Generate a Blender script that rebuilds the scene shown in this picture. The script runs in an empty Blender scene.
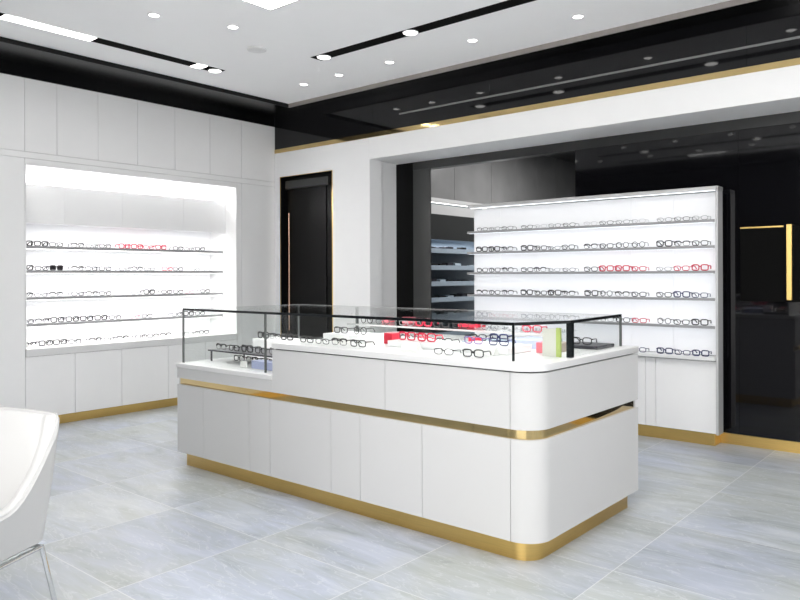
import bpy, bmesh, math, random
from mathutils import Vector, Matrix
random.seed(7)
S = bpy.context.scene
COL = S.collection
PI = math.pi

# ------------------------------------------------------------------ materials
def nodes(name):
    m = bpy.data.materials.new(name); m.use_nodes = True
    nt = m.node_tree
    return m, nt, nt.nodes['Principled BSDF']

def setp(b, **k):
    for n, v in k.items():
        n = n.replace('_', ' ')
        if n in b.inputs: b.inputs[n].default_value = v

def plain(name, col, rough=.5, metal=0., spec=.5, vary=.03, scale=6., bump=0., coat=0.):
    """base colour with a faint procedural mottling, optional fine bump"""
    m, nt, b = nodes(name)
    setp(b, Roughness=rough, Metallic=metal, Specular_IOR_Level=spec, Coat_Weight=coat)
    tc = nt.nodes.new('ShaderNodeTexCoord')
    nz = nt.nodes.new('ShaderNodeTexNoise'); nz.inputs['Scale'].default_value = scale
    nt.links.new(tc.outputs['Object'], nz.inputs['Vector'])
    mx = nt.nodes.new('ShaderNodeMix'); mx.data_type = 'RGBA'
    nt.links.new(nz.outputs['Fac'], mx.inputs['Factor'])
    mx.inputs[6].default_value = (*[c*(1-vary) for c in col], 1)
    mx.inputs[7].default_value = (*[min(1, c*(1+vary)) for c in col], 1)
    nt.links.new(mx.outputs[2], b.inputs['Base Color'])
    if bump:
        n2 = nt.nodes.new('ShaderNodeTexNoise'); n2.inputs['Scale'].default_value = 180
        nt.links.new(tc.outputs['Object'], n2.inputs['Vector'])
        bp = nt.nodes.new('ShaderNodeBump'); bp.inputs['Strength'].default_value = bump
        bp.inputs['Distance'].default_value = .001
        nt.links.new(n2.outputs['Fac'], bp.inputs['Height'])
        nt.links.new(bp.outputs['Normal'], b.inputs['Normal'])
    return m

def lamp(name, col, strength):
    m = bpy.data.materials.new(name); m.use_nodes = True
    nt = m.node_tree; nt.nodes.clear()
    e = nt.nodes.new('ShaderNodeEmission'); o = nt.nodes.new('ShaderNodeOutputMaterial')
    e.inputs['Color'].default_value = (*col, 1); e.inputs['Strength'].default_value = strength
    nt.links.new(e.outputs[0], o.inputs[0])
    return m

def thin_glass(name, tint, refl=1.0):
    """architectural glass: see-through pane with Fresnel reflection"""
    m = bpy.data.materials.new(name); m.use_nodes = True
    nt = m.node_tree; nt.nodes.clear()
    o = nt.nodes.new('ShaderNodeOutputMaterial'); t = nt.nodes.new('ShaderNodeBsdfTransparent')
    g = nt.nodes.new('ShaderNodeBsdfGlossy'); mx = nt.nodes.new('ShaderNodeMixShader')
    f = nt.nodes.new('ShaderNodeFresnel'); f.inputs['IOR'].default_value = 1.45
    ml = nt.nodes.new('ShaderNodeMath'); ml.operation = 'MULTIPLY'; ml.inputs[1].default_value = refl
    ge = nt.nodes.new('ShaderNodeNewGeometry'); io = nt.nodes.new('ShaderNodeMapRange')
    io.inputs['To Min'].default_value = 1.45; io.inputs['To Max'].default_value = 1/1.45   # same reflectance on both faces of the pane
    nt.links.new(ge.outputs['Backfacing'], io.inputs['Value']); nt.links.new(io.outputs[0], f.inputs['IOR'])
    t.inputs['Color'].default_value = (*tint, 1); g.inputs['Roughness'].default_value = .01
    nt.links.new(f.outputs[0], ml.inputs[0]); nt.links.new(ml.outputs[0], mx.inputs[0])
    nt.links.new(t.outputs[0], mx.inputs[1]); nt.links.new(g.outputs[0], mx.inputs[2])
    nt.links.new(mx.outputs[0], o.inputs[0])
    return m

def brushed(name, col, rough, dark=.75, stretch=(1, 1, 30), scale=8):
    m, nt, b = nodes(name)
    setp(b, Metallic=1., Roughness=rough)
    tc = nt.nodes.new('ShaderNodeTexCoord'); mp = nt.nodes.new('ShaderNodeMapping')
    mp.inputs['Scale'].default_value = stretch
    nz = nt.nodes.new('ShaderNodeTexNoise'); nz.inputs['Scale'].default_value = scale
    nz.inputs['Detail'].default_value = 5
    nt.links.new(tc.outputs['Object'], mp.inputs['Vector']); nt.links.new(mp.outputs[0], nz.inputs['Vector'])
    mx = nt.nodes.new('ShaderNodeMix'); mx.data_type = 'RGBA'
    mx.inputs[6].default_value = (*[c*dark for c in col], 1); mx.inputs[7].default_value = (*col, 1)
    nt.links.new(nz.outputs['Fac'], mx.inputs['Factor']); nt.links.new(mx.outputs[2], b.inputs['Base Color'])
    return m

def stone():
    m, nt, b = nodes('floor_stone')
    L = nt.links.new; N = nt.nodes.new
    tc = N('ShaderNodeTexCoord')
    mp = N('ShaderNodeMapping'); mp.inputs['Location'].default_value = (1.475, -2.5, 0)
    L(tc.outputs['Object'], mp.inputs['Vector'])
    dv = N('ShaderNodeVectorMath'); dv.operation = 'SCALE'; dv.inputs['Scale'].default_value = 1/.82
    L(mp.outputs[0], dv.inputs[0])
    fl = N('ShaderNodeVectorMath'); fl.operation = 'FLOOR'; L(dv.outputs[0], fl.inputs[0])
    wn = N('ShaderNodeTexWhiteNoise'); wn.noise_dimensions = '2D'; L(fl.outputs[0], wn.inputs['Vector'])
    # each slab carries its own stretch of stone
    off = N('ShaderNodeVectorMath'); off.operation = 'SCALE'; off.inputs['Scale'].default_value = 14.
    L(wn.outputs['Color'], off.inputs[0])
    ad = N('ShaderNodeVectorMath'); L(tc.outputs['Object'], ad.inputs[0]); L(off.outputs[0], ad.inputs[1])
    rt = N('ShaderNodeMapping'); rt.inputs['Rotation'].default_value = (0, 0, math.radians(28))
    rt.inputs['Scale'].default_value = (.9, 3.6, 1); L(ad.outputs[0], rt.inputs['Vector'])
    n1 = N('ShaderNodeTexNoise'); n1.inputs['Scale'].default_value = 1.6; n1.inputs['Detail'].default_value = 9
    n1.inputs['Roughness'].default_value = .62; n1.inputs['Distortion'].default_value = 1.1
    L(rt.outputs[0], n1.inputs['Vector'])
    cr = N('ShaderNodeValToRGB')
    e = cr.color_ramp.elements
    e[0].position = .28; e[0].color = (.265, .285, .30, 1)
    e[1].position = .74; e[1].color = (.535, .55, .57, 1)
    q = e.new(.42); q.color = (.385, .405, .403, 1)
    q = e.new(.55); q.color = (.435, .457, .482, 1)
    L(n1.outputs['Fac'], cr.inputs['Fac'])
    # cloudy blue / green-grey patches
    n2 = N('ShaderNodeTexNoise'); n2.inputs['Scale'].default_value = 1.3; n2.inputs['Detail'].default_value = 3
    L(ad.outputs[0], n2.inputs['Vector'])
    c2 = N('ShaderNodeValToRGB')
    c2.color_ramp.elements[0].position = .38; c2.color_ramp.elements[0].color = (.99, 1.0, .965, 1)
    c2.color_ramp.elements[1].position = .62; c2.color_ramp.elements[1].color = (.93, .965, 1.08, 1)
    L(n2.outputs['Fac'], c2.inputs['Fac'])
    mu = N('ShaderNodeMix'); mu.data_type = 'RGBA'; mu.blend_type = 'MULTIPLY'; mu.inputs['Factor'].default_value = 1
    L(cr.outputs[0], mu.inputs[6]); L(c2.outputs[0], mu.inputs[7])
    # thin pale veins
    n3 = N('ShaderNodeTexNoise'); n3.inputs['Scale'].default_value = 2.6; n3.inputs['Detail'].default_value = 7
    n3.inputs['Distortion'].default_value = 1.8; L(rt.outputs[0], n3.inputs['Vector'])
    s = N('ShaderNodeMath'); s.operation = 'SUBTRACT'; s.inputs[1].default_value = .5; L(n3.outputs['Fac'], s.inputs[0])
    a = N('ShaderNodeMath'); a.operation = 'ABSOLUTE'; L(s.outputs[0], a.inputs[0])
    r = N('ShaderNodeMapRange'); r.inputs['From Min'].default_value = 0; r.inputs['From Max'].default_value = .018
    r.inputs['To Min'].default_value = .45; r.inputs['To Max'].default_value = 0; L(a.outputs[0], r.inputs['Value'])
    v = N('ShaderNodeMix'); v.data_type = 'RGBA'; v.inputs[7].default_value = (.62, .64, .66, 1)
    L(r.outputs[0], v.inputs['Factor']); L(mu.outputs[2], v.inputs[6])
    # slab to slab brightness
    bt = N('ShaderNodeMapRange'); bt.inputs['To Min'].default_value = .90; bt.inputs['To Max'].default_value = 1.08
    L(wn.outputs['Value'], bt.inputs['Value'])
    vb = N('ShaderNodeVectorMath'); vb.operation = 'SCALE'; L(v.outputs[2], vb.inputs[0]); L(bt.outputs[0], vb.inputs['Scale'])
    # grout grid
    fr = N('ShaderNodeVectorMath'); fr.operation = 'FRACTION'; L(dv.outputs[0], fr.inputs[0])
    sx = N('ShaderNodeSeparateXYZ'); L(fr.outputs[0], sx.inputs[0])
    def edge(sock):
        lo = N('ShaderNodeMath'); lo.operation = 'SUBTRACT'; lo.inputs[0].default_value = 1; L(sock, lo.inputs[1])
        mn = N('ShaderNodeMath'); mn.operation = 'MINIMUM'; L(sock, mn.inputs[0]); L(lo.outputs[0], mn.inputs[1])
        return mn.outputs[0]
    mn = N('ShaderNodeMath'); mn.operation = 'MINIMUM'; L(edge(sx.outputs[0]), mn.inputs[0]); L(edge(sx.outputs[1]), mn.inputs[1])
    gr = N('ShaderNodeMath'); gr.operation = 'LESS_THAN'; gr.inputs[1].default_value = .0028; L(mn.outputs[0], gr.inputs[0])
    gm = N('ShaderNodeMix'); gm.data_type = 'RGBA'; gm.inputs[7].default_value = (.60, .61, .615, 1)
    L(gr.outputs[0], gm.inputs['Factor']); L(vb.outputs[0], gm.inputs[6])
    L(gm.outputs[2], b.inputs['Base Color'])
    rr = N('ShaderNodeMapRange'); rr.inputs['To Min'].default_value = .32; rr.inputs['To Max'].default_value = .55
    L(n1.outputs['Fac'], rr.inputs['Value']); L(rr.outputs[0], b.inputs['Roughness'])
    bu = N('ShaderNodeBump'); bu.inputs['Strength'].default_value = .25; bu.inputs['Distance'].default_value = .004
    L(n1.outputs['Fac'], bu.inputs['Height']); L(bu.outputs['Normal'], b.inputs['Normal'])
    return m

M = dict(
    wall=plain('white_wall_paint', (.86, .86, .86), .55, vary=.015),
    ceil=plain('white_ceiling_paint', (.93, .93, .93), .7, vary=.01),
    lacquer=plain('white_lacquer', (.60, .60, .60), .5, spec=.07, vary=.01),
    deck=plain('white_solid_surface', (.74, .74, .74), .35, vary=.008),
    shelfback=plain('white_display_back', (.88, .885, .90), .45, vary=.008),
    seam=plain('seam_shadow_grey', (.10, .10, .10), .8),
    seamlight=plain('wall_joint_grey', (.42, .42, .42), .8),
    void=plain('unlit_black', (.003, .003, .003), .9, spec=.1, vary=.1),
    black=plain('black_glass', (.004, .004, .005), .04, spec=.4, vary=.1, scale=2),
    frieze=plain('black_frieze_glass', (.006, .006, .007), .05, spec=.4, vary=.1, scale=2),
    matblack=plain('matt_black_paint', (.006, .006, .006), .5, spec=.25, vary=.1),
    soffit=plain('black_soffit_lacquer', (.005, .005, .005), .22, spec=.3, vary=.1),
    darkgrey=plain('dark_grey_lacquer', (.028, .029, .029), .3, vary=.06),
    stile=plain('charcoal_lacquer', (.045, .046, .045), .3, vary=.06),
    leaf=plain('black_door_lacquer', (.004, .004, .004), .35, spec=.12, vary=.08),
    curtain=plain('grey_wall_panel', (.17, .17, .17), .35, vary=.25, scale=3),
    gold=brushed('brushed_gold', (.80, .55, .19), .32, .8),
    goldmirror=brushed('polished_gold', (.80, .60, .28), .06, .7, (1, 1, 4), 5),
    bronze=brushed('rose_bronze', (.62, .40, .30), .25),
    alu=plain('grey_aluminium', (.56, .56, .56), .4, .35, vary=.03),
    shelfedge=plain('shelf_edge_shade', (.34, .34, .345), .4, .3, vary=.03),  # shade put into the colour: edge fronts look unlit against bright backs
    taupe=plain('taupe_trim', (.27, .245, .23), .5, vary=.04),
    chrome=brushed('chrome', (.72, .73, .74), .08, .92),
    rail=plain('black_rail', (.012, .015, .017), .2, .3, vary=.1),
    post=plain('grey_post', (.13, .14, .135), .3, .3, vary=.06),
    leather=plain('white_leather', (.57, .57, .568), .42, vary=.015, bump=.12),
    pale=plain('pale_strip', (.16, .16, .16), .4, vary=.03),
    glass=thin_glass('clear_case_glass', (.978, .988, .983), .55),
    glassedge=thin_glass('green_glass_edge', (.55, .80, .45), .6),
    lens=thin_glass('dark_lens', (.12, .11, .12), 1.),
    led=lamp('led_strip', (1, .99, .98), 2.5),
    ledcool=lamp('cool_led_strip', (.86, .92, 1), 1.6),
    panel=lamp('ceiling_panel_light', (1, .985, .965), 5.8),
    spot=lamp('downlight_lens', (1, .98, .95), 4.),
    slotlit=lamp('slot_diffuser', (1, .985, .965), 5.),
    ringw=plain('white_ring', (.72, .72, .72), .4),
    paper=plain('white_card', (.80, .80, .78), .6, vary=.02),
    acryl=plain('white_acrylic', (.86, .86, .87), .2, vary=.01),
    redbox=plain('red_card', (.62, .02, .05), .4, vary=.08),
    redlt=plain('pink_card', (.70, .16, .2), .5, vary=.08),
    bluebox=plain('periwinkle_box', (.38, .42, .62), .4, vary=.08),
    greyblue=plain('blue_grey_felt', (.33, .40, .46), .7, vary=.1),
    greybox=plain('grey_card', (.35, .36, .36), .6, vary=.08),
    tan=plain('tan_card', (.50, .42, .36), .6, vary=.08),
    backshelf=plain('blue_grey_shelf', (.26, .31, .36), .45, vary=.05),
    cream=plain('cream_card', (.62, .62, .56), .6, vary=.02),
    lime=plain('lime_card', (.42, .52, .14), .5, vary=.06),
    trayedge=plain('charcoal_tray', (.035, .035, .045), .35, vary=.1),
    floor=stone(),
)
FC = dict(black=(.008, .008, .009), charcoal=(.035, .035, .038), tortoise=(.05, .022, .012), red=(.55, .012, .05),
          navy=(.012, .018, .085), silver=(.22, .23, .24), pale=(.55, .55, .57), pink=(.60, .20, .26), violet=(.16, .12, .30))
FM = {k: plain('%s_eyewear_acetate' % k, v, .3, vary=.06) for k, v in FC.items()}

# ------------------------------------------------------------------ mesh building
class MB:
    def __init__(self): self.v = []; self.f = []; self.sm = []
    def add(self, vs, fs, smooth=False):
        n = len(self.v); self.v += [tuple(p) for p in vs]
        self.f += [tuple(i+n for i in q) for q in fs]; self.sm += [smooth]*len(fs)
        return self
    def box(self, x0, x1, y0, y1, z0, z1):
        x0, x1 = sorted((x0, x1)); y0, y1 = sorted((y0, y1)); z0, z1 = sorted((z0, z1))
        return self.add([(x, y, z) for z in (z0, z1) for y in (y0, y1) for x in (x0, x1)],
                        [(0, 2, 3, 1), (4, 5, 7, 6), (0, 1, 5, 4), (2, 6, 7, 3), (0, 4, 6, 2), (1, 3, 7, 5)])
    def prism(self, poly, z0, z1, smooth=False):
        n = len(poly)
        self.add([(x, y, z0) for x, y in poly] + [(x, y, z1) for x, y in poly],
                 [tuple(range(n))[::-1], tuple(range(n, 2*n))])
        b = len(self.v)-2*n
        for i in range(n):
            j = (i+1) % n
            self.f.append((b+i, b+j, b+n+j, b+n+i)); self.sm.append(smooth)
        return self
    def bar(self, a, b, w, h=None, up=(0, 0, 1)):
        a, b = Vector(a), Vector(b); d = (b-a).normalized(); up = Vector(up)
        if abs(d.dot(up)) > .95: up = Vector((1, 0, 0))
        s = d.cross(up).normalized(); u = s.cross(d); h = h or w
        P = [p+s*i*w/2+u*j*h/2 for p in (a, b) for i, j in ((-1, -1), (1, -1), (1, 1), (-1, 1))]
        return self.add(P, [(0, 1, 2, 3), (7, 6, 5, 4), (0, 4, 5, 1), (1, 5, 6, 2), (2, 6, 7, 3), (3, 7, 4, 0)])
    def tube(self, pts, r, k=8, closed=False, caps=True):
        pts = [Vector(p) for p in pts]; n = len(pts)
        rs = r if isinstance(r, (list, tuple)) else [r]*n
        T = []
        for i in range(n):
            a = pts[(i-1) % n] if (closed or i) else pts[i]
            b = pts[(i+1) % n] if (closed or i < n-1) else pts[i]
            T.append((b-a).normalized())
        up = Vector((0, 0, 1))
        if abs(T[0].dot(up)) > .9: up = Vector((0, 1, 0))
        s = T[0].cross(up).normalized(); R = []
        for i in range(n):
            s = (s-T[i]*s.dot(T[i])).normalized(); u = T[i].cross(s)
            R.append([pts[i]+(s*math.cos(2*PI*j/k)+u*math.sin(2*PI*j/k))*rs[i] for j in range(k)])
        fs = []
        for i in range(n if closed else n-1):
            i2 = (i+1) % n
            for j in range(k):
                j2 = (j+1) % k
                fs.append((i*k+j, i*k+j2, i2*k+j2, i2*k+j))
        self.add([p for q in R for p in q], fs, True)
        if caps and not closed:
            b = len(self.v)-n*k
            self.f.append(tuple(b+j for j in range(k))[::-1]); self.sm.append(False)
            self.f.append(tuple(b+(n-1)*k+j for j in range(k))); self.sm.append(False)
        return self
    def disc(self, c, r, h, k=28, r2=None):
        x, y, z = c; r2 = r if r2 is None else r2
        P = [(x+r*math.cos(2*PI*i/k), y+r*math.sin(2*PI*i/k), z) for i in range(k)]
        Q = [(x+r2*math.cos(2*PI*i/k), y+r2*math.sin(2*PI*i/k), z+h) for i in range(k)]
        self.add(P+Q, [tuple(range(k))[::-1], tuple(range(k, 2*k))])
        b = len(self.v)-2*k
        for i in range(k):
            self.f.append((b+i, b+(i+1) % k, b+k+(i+1) % k, b+k+i)); self.sm.append(True)
        return self
    def mesh(self, name, mat, off=(0, 0, 0)):
        me = bpy.data.meshes.new(name)
        ox, oy, oz = off
        me.from_pydata([(x-ox, y-oy, z-oz) for x, y, z in self.v], [], self.f)
        me.polygons.foreach_set('use_smooth', self.sm)
        bm = bmesh.new(); bm.from_mesh(me); bmesh.ops.recalc_face_normals(bm, faces=bm.faces); bm.to_mesh(me); bm.free()
        me.materials.append(mat); me.set_sharp_from_angle(angle=math.radians(38)); me.update()
        return me

def box(*a): return MB().box(*a)

def worldloc(o):
    v = Vector((0, 0, 0))
    while o: v = v+o.location; o = o.parent
    return v

def obj(name, mb, mat, parent=None, bevel=0, seg=2):
    """link a mesh given in world coordinates; under an unrotated parent it is stored relative to it"""
    off = worldloc(parent) if parent else (0, 0, 0)
    o = bpy.data.objects.new(name, mb.mesh(name, M[mat] if isinstance(mat, str) else mat, off))
    COL.objects.link(o)
    if parent: o.parent = parent
    if bevel:
        b = o.modifiers.new('bevel', 'BEVEL'); b.width = bevel; b.segments = seg; b.limit_method = 'ANGLE'
    return o

def tag(o, label=None, cat=None, group=None, kind=None):
    for k, v in (('label', label), ('category', cat), ('group', group), ('kind', kind)):
        if v: o[k] = v
    return o

def thing(name, label, cat, loc, group=None, rz=0):
    o = bpy.data.objects.new(name, None); o.empty_display_size = .1; COL.objects.link(o)
    o.location = loc; o.rotation_euler.z = rz
    return tag(o, label, cat, group)

def struct(name, mb, mat, label, cat='structure', bevel=0, parent=None):
    o = obj(name, mb, mat, parent, bevel)
    if parent is None: tag(o, label, cat, kind='structure')
    return o

def area(name, loc, sx, sy, power, rot=(0, 0, 0), col=(1, .985, .965)):
    l = bpy.data.lights.new(name, 'AREA'); l.shape = 'RECTANGLE'; l.size = sx; l.size_y = sy
    l.energy = power; l.color = col
    o = bpy.data.objects.new(name, l); COL.objects.link(o); o.location = loc; o.rotation_euler = rot
    return o

ORD = ['first', 'second', 'third', 'fourth', 'fifth', 'sixth', 'seventh', 'eighth', 'ninth', 'tenth', 'eleventh', 'twelfth',
       'thirteenth', 'fourteenth', 'fifteenth', 'sixteenth', 'seventeenth', 'eighteenth', 'nineteenth', 'twentieth']

# ------------------------------------------------------------------ the setting
LX = -7.06          # wall with the alcove
BY = 5.93           # wall with the black door and the bulkhead
NY = 6.44           # back plane of the niche (black glass)
RX, FY = 3.2, -1.3  # unseen right and front ends of the shop
AY0, AY1 = 2.92, 5.345   # alcove
ZA = 2.485
ZC, ZS = 3.44, 3.40
CX, CY, CF = -6.49, 5.66, -.05   # white ceiling field

struct('floor', box(LX-.6, RX, FY, 11.6, -.1, 0), 'floor', 'large grey-blue stone floor slabs with pale grout', 'floor')

# wall_left : seamed white panels round the alcove
w = MB(); g = .0016
def wp(y0, y1, z0, z1): w.box(LX, LX-.03, y0+g, y1-g, z0+g, z1-g)
ys = [FY, -.5, .3, 1.1, 2.0, AY0, 3.22, 3.633, 4.066, 4.513, 4.97, 5.413, BY]
for a, b in zip(ys, ys[1:]): wp(a, b, 2.595, 3.285)
wp(FY, BY, 2.535, 2.595)
wp(FY, AY0, .085, 2.535); wp(AY0, AY1, ZA, 2.535); wp(AY1, 5.413, .085, 2.535); wp(5.413, BY, .085, 2.535)
wl = struct('wall_left', w, 'wall', 'white panelled wall around the lit alcove', 'wall')
b = MB(); b.box(LX-.02, LX-.6, FY, AY0, 0, 3.5).box(LX-.02, LX-.6, AY1, BY+.2, 0, 3.5).box(LX-.02, LX-.6, AY0, AY1, ZA, 3.5).box(LX-.54, LX-.6, AY0, AY1, 0, ZA)
b.box(LX-.02, LX-.54, AY0-.001, AY1+.001, -.05, 0.0)
struct('wall_core', b, 'seamlight', None, parent=wl)
struct('baseboard_left', MB().box(LX+.004, LX-.02, FY, BY-.002, 0, .083), 'gold', 'gold baseboard along the white alcove wall', 'baseboard')
struct('trim_1', MB().box(LX, LX-.05, FY, BY, 3.287, ZS), 'frieze', 'black glossy band above the white panelled wall', 'trim')

# ceiling
c = MB().box(CX, RX, CF, CY, ZC, ZC+.08)
cl = struct('ceiling', c, 'ceil', 'white ceiling field with recessed lights', 'ceiling')
c = MB().box(LX-.6, RX, CY+.012, BY+.02, ZS, ZS+.15)
struct('black_border', c, 'soffit', None, parent=cl)
c = MB().box(LX-.6, CX-.012, FY, CY+.01, ZS, ZS+.15)
struct('black_border', c, 'soffit', None, parent=cl)
c = MB().box(CX-.01, RX, FY, CF-.01, ZC, ZC+.08)
struct('black_border', c, 'matblack', None, parent=cl)
struct('taupe_edge', MB().box(CX, RX, CY, CY+.012, ZS-.004, ZC+.05), 'taupe', None, parent=cl)
struct('black_edge', MB().box(CX-.012, CX, FY, CY+.012, ZS-.001, ZC+.05), 'matblack', None, parent=cl)

# wall_back : white wall with the door opening, bulkhead over the niche
JX = -5.50; DX0, DX1, DZ = -6.965, -6.035, 2.65
w = MB()
w.box(LX, DX0, BY, BY+.2, 0, 2.95).box(DX0, DX1, BY, BY+.2, DZ, 2.95).box(DX1, JX+.049, BY, BY+.2, 0, 2.95)
w.box(DX1, JX, BY+.2, NY+.1, 0, 2.95)
w.box(JX, JX+.0489, BY+.0001, NY, 2.72, 2.95)
wb = struct('wall_back', w, 'wall', 'white wall with the black door and niche opening', 'wall')
struct('bulkhead', MB().box(JX+.052, RX, BY, NY+.1, 2.715, 2.95), 'wall', None, parent=wb)
struct('wall_core', MB().box(LX-.6, RX, BY+.06, BY+.16, 2.9, 3.5), 'seam', None, parent=wb)
struct('trim_2', MB().box(LX, RX, BY-.006, BY+.06, 2.951, 3.0), 'goldmirror', 'polished gold strip running above the white bulkhead', 'trim', bevel=.001)
f = MB()
for a, b_ in ((LX, -5.4), (-5.4, -3.87), (-3.87, -1.55), (-1.55, .8), (.8, RX)): f.box(a+.001, b_-.001, BY, BY+.05, 3.001, ZS)
fz = struct('trim_3', f, 'frieze', 'black glass frieze under the ceiling above the gold strip', 'trim')
struct('pale_strip', MB().box(-5.02, RX, BY-.003, BY, 3.142, 3.160), 'pale', None, parent=fz)

# door_1
d = struct('door_1', MB().box(DX0+.006, DX1-.006, BY+.10, BY+.14, 0, DZ-.006), 'leaf', 'tall black door set in the white wall', 'door')
obj('door_leaf', MB().box(DX0+.05, DX1-.20, BY+.085, BY+.10, .01, 2.50), 'leaf', d, .002)
obj('closer_rail', MB().box(DX0+.03, DX1-.14, BY+.06, BY+.10, 2.50, 2.60), 'darkgrey', d, .002)
obj('handle', MB().tube([(-6.86, BY+.055, .75), (-6.86, BY+.055, 2.20)], .011, 10).bar((-6.86, BY+.055, 1.0), (-6.86, BY+.09, 1.0), .014).bar((-6.86, BY+.055, 2.0), (-6.86, BY+.09, 2.0), .014), 'bronze', d)
obj('hinge', MB().tube([(DX1-.17, BY+.075, 1.30), (DX1-.17, BY+.075, 1.42)], .008, 8).tube([(DX1-.17, BY+.075, .3), (DX1-.17, BY+.075, .42)], .008, 8), 'leaf', d)
fr = MB().box(DX0, DX0+.003, BY-.002, BY+.012, 0, DZ).box(DX1-.010, DX1, BY-.003, BY+.012, 0, DZ).box(DX0, DX1, BY-.003, BY+.012, DZ-.005, DZ)
obj('lining', MB().box(DX0, DX0+.005, BY+.013, BY+.14, 0, DZ).box(DX1-.005, DX1, BY+.013, BY+.14, 0, DZ).box(DX0, DX1, BY+.013, BY+.14, DZ-.006, DZ), 'void', d)
obj('gold_frame', fr, 'gold', d)

# niche back : charcoal frame, black glass, gold base
w = MB().box(JX, -5.25, NY, NY+.08, 0, 2.715)
nb = struct('wall_niche', w, 'leaf', 'black framed glass wall at the back of the niche', 'wall')
obj('charcoal_stile', MB().box(-5.25, -5.0, NY+.004, NY+.02, 0, 2.625), 'stile', nb)
obj('header', MB().box(-5.25, RX, NY, NY+.1, 2.625, 2.715), 'darkgrey', nb)
gl = MB()
for a, b_ in ((-3.23, -1.75), (-1.75, -.35), (-.35, 1.2), (1.2, RX)): gl.box(a+.001, b_-.001, NY, NY+.04, .09, 2.625)
obj('black_glass', gl, 'black', nb)
struct('baseboard_niche', MB().box(-3.23, RX, NY-.008, NY+.03, 0, .088), 'gold', 'gold baseboard under the black glass wall', 'baseboard')
# black glass door with a gold bar in that wall
d2 = struct('door_2', MB().box(-1.735, -.80, NY-.012, NY-.001, 1.20, 1.81), 'void', 'dark inset in black glass wall with a gold pull', 'door')
obj('gold_edge', MB().box(-1.735, -1.41, NY-.016, NY-.001, 1.80, 1.812), 'gold', d2)
obj('handle', MB().box(-1.385, -1.345, NY-.04, NY-.012, 1.215, 1.82), 'gold', d2, .003)

# unseen ends of the shop
struct('wall_right', MB().box(RX, RX+.1, FY, 11.6, 0, 3.6), 'wall', 'plain white side wall', 'wall')
struct('wall_front', MB().box(LX-.6, -2.75, FY-.1, FY, 0, 3.6), 'matblack', 'dark shop front wall', 'wall')

struct('wall_light_block', MB().box(1.1, RX, FY-.1, FY, 0, 3.6), 'wall', 'added white wall blocking light at the shop front', 'wall')  # unseen wall added to cut the light on the counter's rounded corner

# room behind the passage
BX = -5.72
struct('wall_far', MB().box(BX-.6, RX, 11.5, 11.6, 0, 3.6), 'matblack', 'black end wall of the room behind', 'wall')
w = MB()
ys = [NY+.1, 7.0, 7.9, 8.8, 9.5, 10.1, 10.7, 11.5]
for a, b_ in zip(ys, ys[1:]): w.box(BX, BX-.04, a+.003, b_-.003, 2.43, 3.33)
w.box(BX, BX-.04, NY+.1, 6.9, 0, 2.43).box(BX, BX-.04, 9.2, 11.5, 0, 2.43)
struct('wall_passage', w, 'curtain', 'grey panelled wall above the shelves behind the passage', 'wall')
struct('ceiling_passage', MB().box(BX-.6, RX, NY+.1, 11.5, 3.335, 3.4), 'darkgrey', 'dark ceiling of the room behind', 'ceiling')

# ------------------------------------------------------------------ ceiling fittings
k = 0
dl = [(-5.055, 3.052, 'above the white alcove end nearest the white chair'), (-4.816, 3.614, 'beside the round ceiling sensor and square light panel'),
      (-5.696, 5.182, 'closest to the black ceiling corner'), (-5.163, 5.168, 'second from the black ceiling corner along taupe edge'),
      (-4.494, 5.171, 'third from the black ceiling corner along taupe edge'), (-3.541, 5.161, 'fourth from the black ceiling corner along taupe edge'),
      (-2.59, 5.222, 'fifth from the black ceiling corner along taupe edge')]
for x, y, where in dl + [(-1.4, 5.2, 'sixth from the black ceiling corner along taupe edge')]:
    t = thing('ceiling_downlight', 'small round white downlight, '+where, 'downlight', (x, y, ZC-.012), 'downlights in the white ceiling')
    ring = MB().tube([(x+.044*math.cos(a*PI/12), y+.044*math.sin(a*PI/12), ZC-.004) for a in range(24)], .006, 6, closed=True)
    obj('ring', ring, 'ringw', t)
    obj('lens', MB().disc((x, y, ZC-.006), .039, .006), 'spot', t)
t = thing('ceiling_sensor', 'flat round white smoke sensor on the ceiling between the two light slots', 'smoke detector', (-5.133, 4.111, ZC-.02))
obj('base', MB().disc((-5.133, 4.111, ZC-.012), .085, .012), 'ringw', t)
obj('grille', MB().disc((-5.133, 4.111, ZC-.02), .05, .008, r2=.07), 'ringw', t)

def slot(name, label, x0, x1, y0, y1, lamps, lits):
    t = thing(name, label, 'recessed light', ((x0+x1)/2, (y0+y1)/2, ZC-.006), 'black recessed light slots')
    obj('channel', MB().box(x0, x1, y0, y1, ZC-.004, ZC-.0004), 'void', t)
    for (a, b_, c_, d_) in lits: obj('diffuser', MB().box(a, b_, c_, d_, ZC-.006, ZC-.004), 'slotlit', t)
    for (x, y) in lamps:
        h = obj('lamp_head', MB().tube([(x+.062*math.cos(a*PI/12), y+.062*math.sin(a*PI/12), ZC-.006) for a in range(24)], .006, 6, closed=True), 'alu', t)
        obj('lens', MB().disc((x, y, ZC-.012), .058, .008), 'spot', h)
    return t
slot('light_slot', 'long black light slot with a lit strip, running beside the alcove wall', -6.03, -5.90, 1.0, 4.33,
     [(-5.965, 4.26)], [(-6.03, -5.90, 2.30, 3.03), (-6.03, -5.90, 4.02, 4.13), (-6.03, -5.90, 1.0, 1.6)])
slot('light_slot', 'long black light slot with round lamps, running beside the taupe ceiling edge', -4.95, .4, 4.585, 4.715,
     [(-4.84, 4.65), (-3.81, 4.65), (-2.2, 4.65), (-1.0, 4.65)], [])
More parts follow.
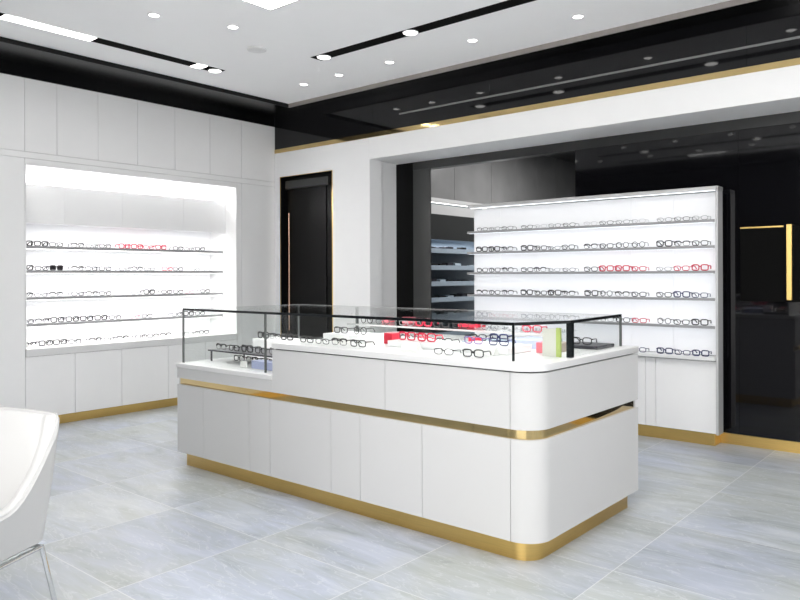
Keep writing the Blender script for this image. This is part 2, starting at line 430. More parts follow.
for j, x in enumerate((-5.6, -4.7, -3.9, -3.1, -2.3)):
    for y, nm in ((.75, 'front'), (1.85, 'middle')):
        t = thing('ceiling_downlight', 'small round ceiling downlight mirrored in the black glass, %s in the %s row' % (ORD[j], nm), 'downlight', (x, y, ZC-.012), 'downlights in the white ceiling')
        obj('ring', MB().tube([(x+.044*math.cos(a*PI/12), y+.044*math.sin(a*PI/12), ZC-.004) for a in range(24)], .006, 6, closed=True), 'ringw', t)
        obj('lens', MB().disc((x, y, ZC-.006), .039, .006), 'spot', t)
slot('light_slot', 'long black light slot mirrored in the black glass above the white panel', -5.4, .4, 1.18, 1.31,
     [(-4.6, 1.245), (-2.9, 1.245), (-1.2, 1.245)], [])
slot('light_slot', 'narrow black slot near the shop front mirrored low in the black glass', -5.4, .4, .30, .38, [], [(-4.2, -3.6, .31, .37)])
def square(x0, y1, s, label):
    t = thing('ceiling_light_panel', label, 'light panel', (x0+s/2, y1-s/2, ZC-.014), 'square ceiling light panels')
    y0 = y1-s; x1 = x0+s
    fr = MB().box(x0, x1, y0, y0+.012, ZC-.012, ZC).box(x0, x1, y1-.012, y1, ZC-.012, ZC).box(x0, x0+.012, y0+.012, y1-.012, ZC-.012, ZC).box(x1-.012, x1, y0+.012, y1-.012, ZC-.012, ZC)
    obj('frame', fr, 'alu', t)
    obj('diffuser', MB().box(x0+.012, x1-.012, y0+.012, y1-.012, ZC-.009, ZC), 'panel', t)
square(-4.29, 3.57, .9, 'square white light panel in ceiling with only its corner showing')
for x0, y1, w_ in ((-1.9, 3.57, 'over the counter end'), (-1.9, 1.3, 'above the viewpoint'), (.6, 3.57, 'near the side wall'), (.6, 1.3, 'near the side wall, toward the shop front'), (.0, 5.45, 'near the side wall and the taupe edge'), (1.7, 5.45, 'in the far corner by the side wall')):
    square(x0, y1, .9, 'added square ceiling light panel '+w_)  # panels added out of view to raise the room light

# ------------------------------------------------------------------ eyewear
def superell(hw, hh, n, p):
    P = []
    for i in range(n):
        a = 2*PI*i/n; c, s = math.cos(a), math.sin(a)
        P.append((hw*math.copysign(abs(c)**(2/p), c), hh*math.copysign(abs(s)**(2/p), s)))
    return P
STY = {'rectangular': (.030, .0215, 3.4, .0038), 'round': (.0265, .0265, 2.0, .0032), 'bold square': (.031, .0255, 4.0, .0056),
       'slim': (.030, .018, 2.6, .0026), 'half-rim': (.030, .022, 3.0, .0040)}
GC = {}
def gmesh(style, col, part):
    # one mesh per style, colour and part, shared by every pair
    key = (style, col, part)
    if key in GC: return GC[key]
    hw, hh, p, r = STY[style]; cx = hw+.0095; m = MB(); zc = hh+r
    ends = cx+hw+.006
    if part == 'front':
        for s in (-1, 1):
            E = superell(hw, hh, 16, p)
            pts = [(s*cx+x, .004*abs(s*cx+x)/.07, zc+z) for x, z in E]
            if style == 'half-rim':
                rs = [r*1.5 if q[1] > 0.003 else r*.45 for q in E]
                m.tube(pts, rs, 5, closed=True)
            else: m.tube(pts, r, 5, closed=True)
            m.tube([(s*(cx+hw-.002), .004, zc+hh*.55), (s*ends, .007, zc+hh*.6)], r*1.1, 5)
        m.tube([(-.011, 0, zc+hh*.25), (0, -.002, zc+hh*.45), (.011, 0, zc+hh*.25)], r, 5)
        mat = FM[col]
    elif part in (-1, 1):
        s = part; z1 = zc+hh*.6
        m.tube([(s*ends, .006, z1), (s*(ends+.002), .05, z1), (s*(ends-.006), .080, z1-.003), (s*(ends-.014), .104, max(.003, z1-.026))], [r*1.0, r*.9, r*.95, r*1.1], 5)
        mat = FM[col]
    else:
        s = -1 if part == 'lensA' else 1
        E = superell(hw-r*.4, hh-r*.4, 16, p)
        n = len(E); vs = [(s*cx+x, .0025+.002*j, zc+z) for j in (0, 1) for x, z in E]
        m.add(vs, [tuple(range(n)), tuple(range(n, 2*n))[::-1]]+[(i, (i+1) % n, n+(i+1) % n, n+i) for i in range(n)])
        mat = M['lens']
    GC[key] = m.mesh('eyewear_part', mat)
    return GC[key]
GCOUNT = [0]
def glasses(style, col, loc, rz, label, group, sun=False, scale=1.1, tilt=0):
    t = thing('sunglasses' if sun else 'eyeglasses', label, 'sunglasses' if sun else 'eyeglasses', loc, group, rz)
    t.scale = (scale,)*3; t.rotation_euler.x = tilt
    GCOUNT[0] += 1
    ps = [('front_frame', 'front'), ('temple', -1), ('temple', 1)]
    if sun: ps += [('lens', 'lensA'), ('lens', 'lensB')]
    for n, p in ps:
        o = bpy.data.objects.new(n, gmesh(style, col, p)); COL.objects.link(o); o.parent = t
    return t
CN = {'black': 'black', 'charcoal': 'charcoal', 'tortoise': 'dark brown', 'red': 'red', 'navy': 'navy blue', 'silver': 'silver grey', 'pale': 'pale clear', 'pink': 'pink', 'violet': 'violet'}
SC = {'B': ('black', 'bold square'), 'b': ('black', 'rectangular'), 'o': ('black', 'round'), 'h': ('black', 'half-rim'), 's': ('charcoal', 'slim'), 'c': ('charcoal', 'rectangular'),
      'g': ('silver', 'slim'), 'w': ('pale', 'slim'), 'R': ('red', 'bold square'), 'r': ('red', 'rectangular'), 'p': ('pink', 'slim'), 'N': ('navy', 'bold square'),
      'n': ('navy', 'rectangular'), 'v': ('violet', 'rectangular'), 't': ('tortoise', 'rectangular'), 'k': ('charcoal', 'round')}
def row(code, p0, p1, rz, shelf, group, jit=.004, sc=.90, pitch=.146):
    """code: one letter per pair from the end away from the named landmark; '.' a narrow gap"""
    L = (Vector(p1)-Vector(p0)).length
    width = lambda c: sum(.5 if q == '.' else 1 for q in c)*pitch
    while len(code) > 1 and width(code) > L+.004: code = code[:-1]
    total = sum(q != '.' for q in code); seen = 0; u = 0.; tw = width(code)/pitch
    for ch in code:
        w_ = .5 if ch == '.' else 1
        c_ = (u+w_/2)/tw; u += w_
        if ch == '.': continue
        p = Vector(p0).lerp(Vector(p1), c_)+Vector((random.uniform(-jit, jit), random.uniform(-jit, jit), 0))
        sun = ch == 'X'
        col, st = ('black', 'bold square') if sun else SC[ch]
        lab = '%s %s %s, %s from %s' % (CN[col], st, 'sunglasses' if sun else 'eyeglasses', ORD[total-1-seen], shelf)
        glasses(st, col, p, rz+random.uniform(-.05, .05), lab, group, sun, sc)
        seen += 1

# ------------------------------------------------------------------ alcove display
t = thing('alcove_display', 'white lit alcove shelving of eyeglasses built into the panelled wall', 'display shelves', (LX, (AY0+AY1)/2, 0))
bx = LX-.52
obj('back_panel', MB().box(bx, bx-.015, AY0, AY1, .72, ZA), 'shelfback', t)
obj('side_panel', MB().box(LX+.001, bx, AY1-.012, AY1, .742, ZA), 'wall', t)
obj('side_panel', MB().box(LX+.001, bx, AY0, AY0+.012, .742, ZA), 'wall', t)
obj('top_panel', MB().box(LX+.001, bx, AY0+.012, AY1-.012, ZA-.012, ZA), 'wall', t)
v = MB()
for a, b_ in ((AY0+.012, 3.38), (3.38, 4.0), (4.0, 4.75), (4.75, AY1-.012)): v.box(LX-.20, LX-.24, a+.0012, b_-.0012, 1.944, 2.325)
obj('valance', v, 'wall', t)
obj('valance_box', MB().box(LX-.24, bx, AY0+.012, AY1-.012, 1.96, 2.31), 'shelfback', t)
SHZ = [1.697, 1.458, 1.196, .935]
for i, z in enumerate(SHZ):
    sh = obj('shelf', MB().box(LX-.256, bx, AY0+.012, AY1-.02, z+.003, z+.026), 'shelfback', t)
    obj('shelf_edge', MB().box(LX-.25, LX-.256, AY0+.012, AY1-.02, z, z+.028), 'shelfedge', sh)
    obj('led_strip', MB().box(LX-.262, LX-.275, AY0+.02, AY1-.03, z-.004, z+.003), 'led', sh)
obj('ledge', MB().box(LX+.012, bx, AY0+.002, AY1-.013, .672, .742), 'deck', t, .003)
m = MB()
for a, b_ in ((AY0, 3.39), (3.39, 3.88), (3.88, 4.42), (4.42, 4.90), (4.90, AY1)):
    m = MB().box(LX, LX-.02, a+.002, b_-.002, .085, .668)
    obj('cabinet_door', m, 'wall', t)
obj('carcass', MB().box(LX-.022, bx, AY0+.01, AY1-.01, .01, .668), 'seam', t)
# lights of the alcove
area('alcove_slot_light', (LX-.34, (AY0+AY1)/2, ZA-.02), 2.3, .1, 16, (0, 0, PI/2))
for z in [1.944]+SHZ:
    area('alcove_shelf_light', (LX-.27, (AY0+AY1)/2, z-.008), 2.3, .025, 2.6, (0, 0, PI/2))

ALC = ["the door end of the alcove's %s shelf" % q for q in ('top', 'second', 'third', 'fourth')]+["the door end of the alcove's bottom ledge"]
rows = ['BBb.hsb.RRrR.bsb.rh', 'BbX.hbb.shs.rb.gwnN', 'hsh.bhb.wgB.bbp.bhb', 'bhBBBBb.pb.wcBc.hsb', 'hBBb.hsh.cbh.gsb.hb']
for i, (code, sh) in enumerate(zip(rows, ALC)):
    zz = SHZ[i]+.0265 if i < 4 else .7425
    xx = LX-.30 if i < 4 else LX-.22
    row(code, (xx, AY0+.06, zz), (xx, AY1-.16, zz), PI/2, sh, 'eyeglasses on the '+('alcove ledge' if i == 4 else 'alcove %s shelf' % ORD[i]))

# ------------------------------------------------------------------ display panel in the niche
PX0, PX1, PY = -4.325, -1.845, 6.32
t = thing('eyewear_stand', 'tall white shelf panel of eyeglasses standing against the black glass wall', 'display shelves', ((PX0+PX1)/2, PY, 0))
bk = MB()
for a, b_ in ((PX0, -4.0), (-4.0, -2.62), (-2.62, -2.25), (-2.25, PX1-.02)): bk.box(a+.0008, b_-.0008, PY, PY+.012, .745, 2.11)
obj('back_panel', bk, 'shelfback', t)
obj('rear_board', MB().box(PX0+.01, PX1-.03, PY+.012, NY-.002, .105, 2.11), 'void', t)
obj('side_board', MB().box(PX1-.02, PX1, 6.20, 6.33, .105, 2.135), 'alu', t, .003)
cp = obj('top_cap', MB().box(PX0, PX1, 6.20, 6.34, 2.115, 2.147), 'alu', t, .003)
obj('led_strip', MB().box(PX0+.02, PX1-.03, 6.225, 6.235, 2.111, 2.115), 'ledcool', cp)
PSZ = [1.853, 1.640, 1.432, 1.207, .978]
for z in PSZ:
    sh = obj('shelf', MB().box(PX0+.004, PX1-.021, 6.191, PY, z+.003, z+.019), 'shelfback', t)
    obj('shelf_edge', MB().box(PX0+.004, PX1-.021, 6.185, 6.191, z-.002, z+.021), 'shelfedge', sh)
    obj('led_strip', MB().box(PX0+.02, PX1-.04, 6.197, 6.209, z-.003, z+.003), 'ledcool', sh)
obj('ledge', MB().box(PX0, PX1-.021, 6.18, PY, .712, .742), 'deck', t, .004)
obj('ledge_shadow_gap', MB().box(PX0+.01, PX1-.03, 6.262, PY, .700, .712), 'seam', t)
for a, b_ in ((PX0, -3.0), (-3.0, -2.47), (-2.47, -2.38), (-2.38, PX1)):
    obj('cabinet_door', MB().box(a+.0015, b_-.0015, 6.25, 6.268, .105, .700), 'wall', t, .002)
obj('carcass', MB().box(PX0+.01, PX1-.021, 6.269, 6.33, .10, .700), 'seam', t)
obj('plinth', MB().box(PX0+.04, PX1-.05, 6.272, NY-.012, 0, .10), 'gold', t, .002)
for z in [2.115]+PSZ:
    area('panel_shelf_light', (-3.1, 6.225, z-.006), 2.4, .02, .36 if z < 2 else .2, (math.radians(22), 0, 0), (.93, .955, 1))
PAN = ["the black glass end of the panel's %s shelf" % q for q in ('top', 'second', 'third', 'fourth', 'fifth')]+["the black glass end of the panel's lowest ledge"]
rows = ['sgs.swgs.wsgw.gsg', 'BBh.Bbsb.hboo.Bhb', 'bbh.bhgs.bRRr.grRr', 'hch.BbBh.Bohb.bNn', 'Npp.nbkh.shbr.obB', 'bhc.nbbn.vNpn.NnN']
for i, (code, sh) in enumerate(zip(rows, PAN)):
    zz = PSZ[i]+.0205 if i < 5 else .7425
    row(code, (PX0+.10, 6.205, zz), (PX1-.07, 6.205, zz), 0, sh, 'eyeglasses on the '+('panel ledge' if i == 5 else 'panel %s shelf' % ORD[i]), .004)

# ------------------------------------------------------------------ shelves behind the passage
t = thing('back_shelving', 'dim shelving with dark valance seen through the passage behind the panel', 'display shelves', (BX, 8.0, 0))
obj('back_panel', MB().box(BX-.42, BX-.44, 6.9, 9.2, .3, 2.43), 'backshelf', t)
obj('top_lip', MB().box(BX+.02, BX-.1, 6.9, 9.2, 2.385, 2.425), 'alu', t)
obj('light_box', MB().box(BX-.03, BX-.42, 6.9, 9.2, 2.22, 2.35), 'alu', t)
obj('valance', MB().box(BX-.005, BX-.06, 6.9, 9.2, 1.89, 2.22), 'darkgrey', t)
for z in (1.72, 1.50, 1.29, 1.08, .86, .62):
    sh = obj('shelf', MB().box(BX-.02, BX-.42, 6.9, 9.2, z, z+.03), 'backshelf', t)
    obj('shelf_lip', MB().box(BX, BX-.02, 6.9, 9.2, z-.005, z+.055), 'backshelf', sh)
obj('base_cabinet', MB().box(BX, BX-.42, 6.9, 9.2, .002, .58), 'lacquer', t)
area('back_shelf_light', (BX-.2, 8.0, 1.88), 2.1, .08, 6, (0, 0, PI/2), (.85, .92, 1))
area('back_room_fill', (-4.2, 8.6, 3.3), .9, .9, 60, (0, 0, 0), (1, .99, .98))  # added fill lamp without a fixture, brightens the passage wall
wh = {1.72: 'top', 1.50: 'second', 1.29: 'third', 1.08: 'fourth', .86: 'fifth'}
for z, nm in wh.items():
    for j in range(8):
        y = 7.2+j*.17; x = BX-.10; hgt = random.choice((.035, .05, .04, .06))
        o = obj('eyewear_case', MB().box(x, x-.10, y, y+random.uniform(.08, .14), z+.031, z+.031+hgt), random.choice(('trayedge', 'matblack', 'greyblue', 'matblack')), None, .004)
        tag(o, 'dark eyewear case, %s along from the charcoal frame on %s back shelf' % (ORD[j], nm), 'case', 'cases on the back shelving')

# ------------------------------------------------------------------ main counter
X0, X1, Y0, Y1 = -4.83, -1.765, 3.10, 4.345
def rrect(x0, x1, y0, y1, r, rl=.004, n=10):
    """plan outline, right corners rounded by r, left corners by rl"""
    P = []
    for cx, cy, a0, rr in ((x1-r, y0+r, -PI/2, r), (x1-.015, y1-.015, 0, .015), (x0+rl, y1-rl, PI/2, rl), (x0+rl, y0+rl, PI, rl)):
        k = n if rr > .02 else 2
        for i in range(k+1):
            a = a0+PI/2*i/k; P.append((cx+rr*math.cos(a), cy+rr*math.sin(a)))
    return P
SX = -3.725      # step between the low display bay and the main deck
t = thing('display_counter', 'long white rounded-end counter with gold bands and a glass case on top', 'counter', ((X0+X1)/2, (Y0+Y1)/2, 0))
obj('plinth', MB().prism(rrect(X0+.06, X1-.042, Y0+.04, Y1-.05, .11), 0, .101), 'gold', t)
obj('carcass', MB().prism(rrect(X0+.02, X1-.0185, Y0+.0185, Y1-.019, .121), .101, .656).prism(rrect(SX+.013, X1-.0185, Y0+.0185, Y1-.019, .121), .656, .945).box(X0+.02, SX+.012, Y0+.0185, Y1-.019, .656, .736), 'seam', t)
body = lambda a, b_, z0, z1: MB().box(a+.0016, b_-.0016, Y0, Y0+.018, z0, z1)
sx = [X0, -4.49, -3.97, -3.75, -3.177, -2.934, -2.469, -1.91]
for a, b_ in zip(sx, sx[1:]): obj('cabinet_door', body(a, b_, .101, .608), 'lacquer', t)
def endpanel(z0, z1, xs=-1.91):
    """curved skin round the right end"""
    R = .14; P = []
    P.append((xs+.0016, Y0))
    for i in range(19):
        a = -PI/2+PI/2*i/18; P.append((X1-R+R*math.cos(a), Y0+R+R*math.sin(a)))
    P += [(X1, Y0+R+.004), (X1, Y0+R+.2), (X1, Y1-.2), (X1, Y1)]
    n = len(P); q = .018; I = []
    for i, (x, y) in enumerate(P):
        if i == 0: I.append((x, y+q))
        elif i > 19: I.append((x-q, y))
        else:
            cx = X1-R; cy = Y0+R
            dx, dy = x-cx, y-cy; l = math.hypot(dx, dy); I.append((cx+dx*(1-q/l), cy+dy*(1-q/l)))
    m = MB(); vs = [(x, y, z) for z in (z0, z1) for x, y in P+I]; N = 2*n; fs = []; 
    for i in range(n-1):
        fs += [(i, i+1, N+i+1, N+i), (n+i+1, n+i, N+n+i, N+n+i+1), (i+1, i, n+i, n+i+1), (N+i, N+i+1, N+n+i+1, N+n+i)]
    fs += [(0, N, N+n, n), (n-1, n+n-1, N+n+n-1, N+n-1)]
    m.add(vs, fs, False)
    return m
def smooth_side(o):
    for p in o.data.polygons: p.use_smooth = abs(p.normal.z) < .5
    return o
smooth_side(obj('end_panel', endpanel(.101, .608), 'lacquer', t))
smooth_side(obj('end_panel', endpanel(.657, .938), 'lacquer', t))
obj('gold_band', MB().prism(rrect(X0+.014, X1-.016, Y0+.016, Y1-.016, .126), .6085, .6565), 'goldmirror', t)
obj('upper_panel', MB().box(X0+.0, SX-.0, Y0, Y0+.018, .657, .735), 'lacquer', t)
for a, b_ in ((SX, -2.737), (-2.737, -1.91)): obj('upper_panel', body(a, b_, .657, .938), 'lacquer', t)
obj('upper_side', MB().box(X0, X0+.018, Y0+.018, Y1, .101, .735), 'lacquer', t)
obj('rear_panel', MB().box(X0+.019, X1-.019, Y1-.018, Y1, .101, .735).box(SX, X1-.019, Y1-.018, Y1, .735, .938), 'lacquer', t)
o = obj('deck', MB().prism(rrect(SX, X1+.008, Y0-.008, Y1+.008, .15, n=16), .946, .982), 'deck', t, .003)
obj('bay_deck', MB().box(X0-.004, SX-.004, Y0-.008, Y1, .737, .768), 'deck', t, .003)
obj('bay_side', MB().box(SX-.004, SX+.012, Y0+.019, Y1-.02, .768, .944), 'deck', t)
# glass case
GZ, GT = 1.166, 1.178
P0, Pm, P1, P2, P3, P4 = (-4.80, 3.135), (-3.86, 3.155), (-1.945, 3.19), (-1.800, 3.525), (-1.845, 4.275), (-4.78, 4.275)
gc = obj('glass_case', MB().prism([P0, Pm, P1, P2, P3, P4], GZ+.002, GT-.002), 'glass', t)
def pane(a, b_, z0, z1, nm='glass_pane', th=.006, mat='glass'):
    m = MB().bar((*a, (z0+z1)/2), (*b_, (z0+z1)/2), th, z1-z0)
    return obj(nm, m, mat, gc)
pane(P0, Pm, .769, GZ); pane(Pm, P1, .983, GZ); pane(P1, P2, .983, GZ); pane(P2, P3, .983, GZ); pane(P0, (P0[0], P4[1]), .769, GZ)
rails = [(P0, P1), (P1, P2), (P2, P3)]
for a, b_ in rails: obj('top_rail', MB().bar((*a, (GZ+GT)/2), (*b_, (GZ+GT)/2), .014, GT-GZ+.004), 'rail', gc)
obj('top_rail', MB().bar((*P3, (GZ+GT)/2), (*P4, (GZ+GT)/2), .006, .005), 'alu', gc)
obj('top_rail', MB().bar((*P4, (GZ+GT)/2), (*P0, (GZ+GT)/2), .006, .005), 'alu', gc)
def post(p, z0, s, mat): obj('post', MB().box(p[0]-s/2, p[0]+s/2, p[1]-s/2, p[1]+s/2, z0, GZ+.002), mat, gc)
post(P0, .769, .012, 'post'); post(Pm, .769, .012, 'post'); post(P1, .983, .010, 'rail')
post(P2, .983, .030, 'rail'); post(P3, .983, .012, 'post'); post((-4.05, 4.25), .769, .018, 'post'); post(P4, .769, .012, 'post')
gs = obj('glass_shelf', MB().box(-3.70, -2.1, 3.78, 4.20, 1.068, 1.075), 'glass', gc)
obj('shelf_edge', MB().box(-3.70, -2.1, 3.775, 3.78, 1.066, 1.077), 'alu', gs)
for x in (-3.69, -2.9, -2.11):
    obj('shelf_support', MB().box(x-.006, x+.006, 3.80, 4.18, .983, 1.066), 'glass', gs)
bs = obj('bay_shelf', MB().box(-4.74, -3.76, 3.31, 3.66, .848, .858), 'trayedge', gc)
for x, y in ((-4.72, 3.33), (-3.78, 3.33), (-4.72, 3.64), (-3.78, 3.64)): obj('shelf_support', MB().box(x-.005, x+.005, y-.005, y+.005, .769, .848), 'trayedge', bs)
# strip lights inside the case
for (a, b_, z) in (((-4.7, 3.150), (-3.9, 3.166), 1.169), ((-3.8, 3.168), (-2.05, 3.197), 1.169)):
    obj('led_strip', MB().bar((*a, z), (*b_, z), .004, .004), 'led', gc)
area('case_light', (-2.85, 3.75, 1.155), 1.6, .5, 3.2)
area('case_light_bay', (-4.3, 3.7, 1.155), .7, .5, 2.4)

# things in the glass case ---------------------------------------------------------
def item(name, mb, mat, label, cat, group=None, bevel=.003):
    return tag(obj(name, mb, mat, None, bevel), label, cat, group)
D = .983
def riser(x0, x1, y0, y1, z, h, label):
    return item('display_riser', MB().box(x0, x1, y0, y1, z, z+h), 'acryl', label, 'display stand', 'white risers in the glass case')
g0 = 'eyeglasses in the glass case'
# low bay
row('hbBbkh', (-4.72, 3.36, .8585), (-3.78, 3.36, .8585), 0, "the step on the low bay's dark shelf", g0)
row('bhbBb', (-4.62, 3.45, .769), (-3.82, 3.45, .769), 0, "the step on the floor under the bay shelf", g0)
riser(-4.74, -4.30, 3.74, 3.98, .769, .145, 'white riser block with dark glasses at the back of the low bay')
row('BhB', (-4.74, 3.79, .9145), (-4.30, 3.79, .9145), 0, "the step on the white bay riser", g0)
item('display_box', MB().box(-4.12, -3.86, 3.24, 3.33, .769, .825), 'bluebox', 'pale blue box with dark ends at the front of the low bay', 'box')
item('price_card', MB().box(-4.24, -4.17, 3.235, 3.245, .769, .815), 'paper', 'small white upright card beside the pale blue box', 'card')
# main bay, rear to front
row('ks.gRcs.gwrb.Nc', (-3.66, 3.86, 1.0755), (-2.15, 3.86, 1.0755), 0, "the curved end of the raised glass shelf", g0)
riser(-3.62, -3.22, 3.46, 3.70, D, .045, 'white low riser at the step end of the main case')
row('bob', (-3.60, 3.52, D+.0455), (-3.24, 3.52, D+.0455), 0, "the red box on the riser nearest the step", g0)
riser(-2.98, -2.62, 3.40, 3.62, D, .035, 'white low riser in the middle of the main case')
row('RR', (-2.96, 3.46, D+.0355), (-2.64, 3.46, D+.0355), 0, "the curved end on the middle white riser", g0)
riser(-2.50, -2.12, 3.42, 3.68, D, .04, 'white low riser beside the clear corner pane')
row('vnn', (-2.48, 3.48, D+.0405), (-2.14, 3.48, D+.0405), 0, "the curved end on the corner riser", g0)
item('eyewear_box', MB().box(-3.10, -3.03, 3.50, 3.58, D, D+.07), 'redbox', 'small upright red box beside the middle white riser', 'box')
item('eyewear_box', MB().box(-2.86, -2.70, 3.98, 4.08, 1.0755, 1.105), 'redbox', 'flat red box lying on the raised glass shelf', 'box')
item('eyewear_box', MB().box(-3.58, -3.52, 4.02, 4.10, 1.0755, 1.115), 'redlt', 'small pink box at the step end of the raised shelf', 'box')
item('eyewear_box', MB().box(-3.40, -3.33, 4.04, 4.12, 1.0755, 1.12), 'redlt', 'small pink box further along the raised shelf', 'box')
item('eyewear_box', MB().box(-2.58, -2.52, 3.70, 3.76, D, D+.055), 'redbox', 'red box standing under the raised shelf edge', 'box')
item('felt_tray', MB().box(-2.72, -2.36, 3.83, 4.10, D, D+.018), 'greyblue', 'blue-grey felt tray lying under the raised glass shelf', 'tray')
item('felt_tray', MB().box(-2.35, -2.12, 3.80, 4.05, D, D+.05), 'bluebox', 'pale blue tray under the raised shelf near the curved end', 'tray')
for i, (x, y, m_, la) in enumerate(((-2.70, 3.26, 'paper', 'white card folded in front of the middle riser'), (-2.22, 3.335, 'paper', 'white card with grey back before the corner riser'), (-3.34, 3.33, 'paper', 'white folded card in front of the step riser'))):
    c = MB().add([(x-.06, y, D), (x+.06, y, D), (x+.06, y+.03, D+.05), (x-.06, y+.03, D+.05), (x-.06, y+.06, D), (x+.06, y+.06, D)], [(0, 1, 2, 3), (3, 2, 5, 4), (0, 3, 4), (1, 5, 2), (0, 4, 5, 1)])
    item('folded_card', c, m_, la, 'card', 'folded cards in the glass case', 0)
row('sb', (-2.50, 3.205, D+.0005), (-2.10, 3.205, D+.0005), 0, "the curved end on the deck beside front glass", g0)
item('eyewear_box', MB().box(-2.06, -1.99, 3.62, 3.70, D, D+.06), 'redlt', 'pink box by the corner pane of the case', 'box')
item('eyewear_box', MB().box(-2.06, -1.96, 3.74, 3.86, D, D+.05), 'tan', 'tan card box behind the pink box in the corner', 'box')
br = item('brochure', MB().box(-1.955, -1.872, 3.505, 3.515, D, D+.15), 'cream', 'upright cream brochure with a lime green edge behind the corner pane', 'brochure', None, 0)
obj('lime_edge', MB().box(-1.8718, -1.846, 3.503, 3.517, D, D+.155), 'lime', br)
item('felt_tray', MB().box(-2.10, -1.86, 3.98, 4.22, D, D+.02), 'trayedge', 'dark tray with glasses at the rear corner of the case', 'tray')
row('bB', (-2.09, 4.02, D+.021), (-1.865, 4.02, D+.021), 0, "the rear glass corner on the dark tray", g0)

row('bshb', (-3.62, 3.23, D+.0005), (-3.0, 3.23, D+.0005), 0, "the curved end on the deck behind the first upper panel", g0)
row('krc', (-3.12, 3.66, D+.0005), (-2.66, 3.66, D+.0005), 0, "the blue felt tray on the deck under the shelf edge", g0)
row('bNvbn', (-2.70, 3.86, D+.0185), (-2.38, 3.86, D+.0185), 0, "the pale blue tray on the blue-grey felt tray", g0)
# ------------------------------------------------------------------ white tub chair
ch = thing('tub_chair', 'white leather tub armchair with chrome legs beside the counter aisle', 'chair', (-3.10, .928, 0))
HW, HD = .335, .30     # half width, half depth of the plan
CA = math.radians(26)
cxy = Vector((-3.062, .938, 0))
def CH(u, v, z):       # u to the sitter's left (photo right), v backwards
    return (cxy.x+u*math.cos(CA)-v*math.sin(CA), cxy.y+u*math.sin(CA)+v*math.cos(CA), z)
def plan(n=64):
    """U path from right-arm front round the back to left-arm front, as (u, v, s)"""
    P = []; r = .065
    seg = [((HW, -HD), (HW, HD-r)), 'c1', ((HW-r, HD), (-HW+r, HD)), 'c2', ((-HW, HD-r), (-HW, -HD))]
    for q in seg:
        if q == 'c1':
            for i in range(1, 8): a = PI/2*i/8; P.append((HW-r+r*math.cos(a), HD-r+r*math.sin(a)))
        elif q == 'c2':
            for i in range(1, 8): a = PI/2+PI/2*i/8; P.append((-HW+r+r*math.cos(a), HD-r+r*math.sin(a)))
        else:
            for i in range(17): f_ = i/16; P.append((q[0][0]*(1-f_)+q[1][0]*f_, q[0][1]*(1-f_)+q[1][1]*f_))
    return P
pl = plan()
def rimz(v):
    d = max(0, HD-.02-v)          # distance forward of the back
    f_ = min(1, d/.30); f_ = f_*(1.5-.5*f_*f_)
    return .872-.30*f_-.03*max(0, d-.3)/.3
m = MB(); ringn = []
TH = .055
prof = []
for (u, v) in pl:
    zt = rimz(v)+(.018*(1-(u/HW)**2) if v > HD-.03 else 0)
    # inward direction
    cu, cv = max(-HW+.12, min(HW-.12, u)), max(-9, min(HD-.12, v))
    d = Vector((cu-u, cv-v, 0)); d = d.normalized() if d.length else Vector((0, 0, 0))
    def at(off, z, tp):  # off inward, taper towards the bottom
        return CH((u+d.x*off)*tp, (v+d.y*off)*(tp if v > 0 else 1), z)
    prof.append([at(.02, .375, .84), at(0, .39, .855), at(0, .39+(zt-.39)*.5, .94), at(0, zt-.015, 1.0), at(.008, zt-.003, 1.0), at(TH/2, zt+.003, 1.0), at(TH-.008, zt-.003, 1.0), at(TH, zt-.015, 1.0), at(TH, .39+(zt-.39)*.5, .95), at(TH, .40, .88)])
n, kk = len(prof), len(prof[0])
fs = []
for i in range(n-1):
    for j in range(kk-1): fs.append((i*kk+j, i*kk+j+1, (i+1)*kk+j+1, (i+1)*kk+j))
    fs.append((i*kk+kk-1, i*kk, (i+1)*kk, (i+1)*kk+kk-1))
fs += [tuple(range(kk))[::-1], tuple((n-1)*kk+j for j in range(kk))]
m.add([p for q in prof for p in q], fs, True)
shl = obj('shell', m, 'leather', ch)
def stitch(j, r):
    return MB().tube([Vector(q[j]) for q in prof], r, 5)
obj('piping', stitch(4, .0045), 'leather', shl)
seat = MB(); NU, NV = 9, 9
def seatprism(z0, z1, k):
    P = []
    for i in range(40):
        a = 2*PI*i/40; c, s = math.cos(a), math.sin(a)
        P.append(CH((HW-.07)*k*math.copysign(abs(c)**.35, c), -.02+(HD-.06)*k*math.copysign(abs(s)**.35, s), 0)[:2])
    return MB().prism(P, z0, z1, True)
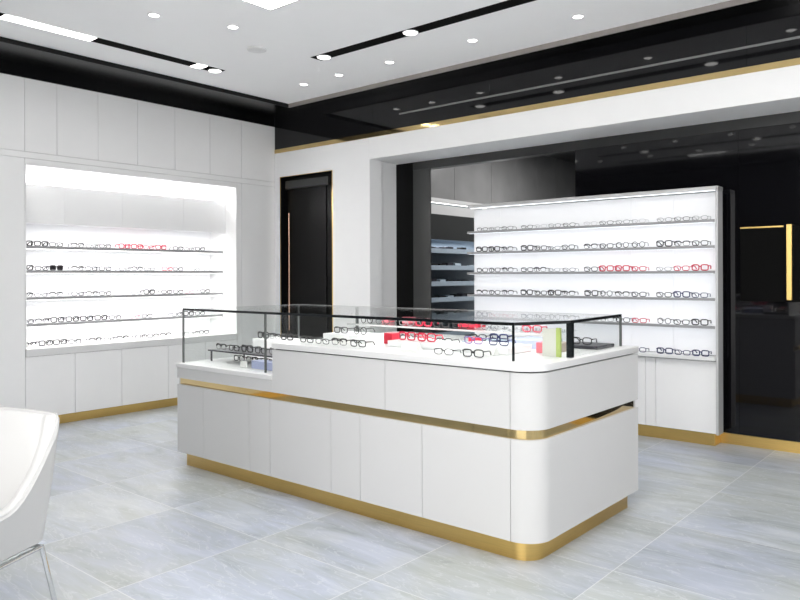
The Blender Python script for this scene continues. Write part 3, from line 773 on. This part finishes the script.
obj('seat_base', seatprism(.372, .41, .90), 'leather', ch)
obj('seat_cushion', seatprism(.41, .48, .92), 'leather', ch, .02, 4)
fr = []
for u, v in ((.285, -.27), (.285, .215), (-.285, .215), (-.285, -.27)): fr.append(CH(u, v, .368))
obj('frame_rail', MB().tube([fr[0], fr[1]], .009, 10).tube([fr[1], fr[2]], .009, 10).tube([fr[2], fr[3]], .009, 10).tube([fr[3], fr[0]], .009, 10), 'chrome', ch)
for (u, v), (u2, v2) in (((.285, -.27), (.34, -.34)), ((.285, .215), (.345, .26)), ((-.285, .215), (-.345, .26)), ((-.285, -.27), (-.34, -.34))):
    lg = obj('leg', MB().tube([CH(u, v, .375), CH(u2, v2, .008)], .0095, 10), 'chrome', ch)
    a = CH(u2, v2, 0)
    obj('foot_glide', MB().disc((a[0], a[1], 0), .013, .01, 12), 'matblack', lg)

# ------------------------------------------------------------------ camera, world, view
F, YAW, ROLL, SHY = 726.03, math.radians(40.2252), math.radians(.2), -24.243/800
cam = bpy.data.cameras.new('camera'); cam.sensor_width = 36; cam.lens = F/800*36; cam.shift_y = SHY
cam.clip_start = .05
co = bpy.data.objects.new('camera', cam); COL.objects.link(co)
co.matrix_world = Matrix.Translation((0, 0, 1.42)) @ Matrix.Rotation(YAW, 4, 'Z') @ Matrix.Rotation(PI/2, 4, 'X') @ Matrix.Rotation(-ROLL, 4, 'Z')
S.camera = co
wd = bpy.data.worlds.new('world'); S.world = wd; wd.use_nodes = True
wd.node_tree.nodes['Background'].inputs['Color'].default_value = (1, .985, .965, 1)
wd.node_tree.nodes['Background'].inputs['Strength'].default_value = 2.75
v = S.view_settings; v.view_transform = 'Standard'; v.look = 'None'; v.gamma = 1; v.exposure = 0.9; v.use_curve_mapping = False
S.cycles.use_denoising = True
S.cycles.max_bounces = 10; S.cycles.diffuse_bounces = 5; S.cycles.glossy_bounces = 5; S.cycles.transparent_max_bounces = 24
S.cycles.sample_clamp_indirect = 6
print('eyewear pairs', GCOUNT[0])
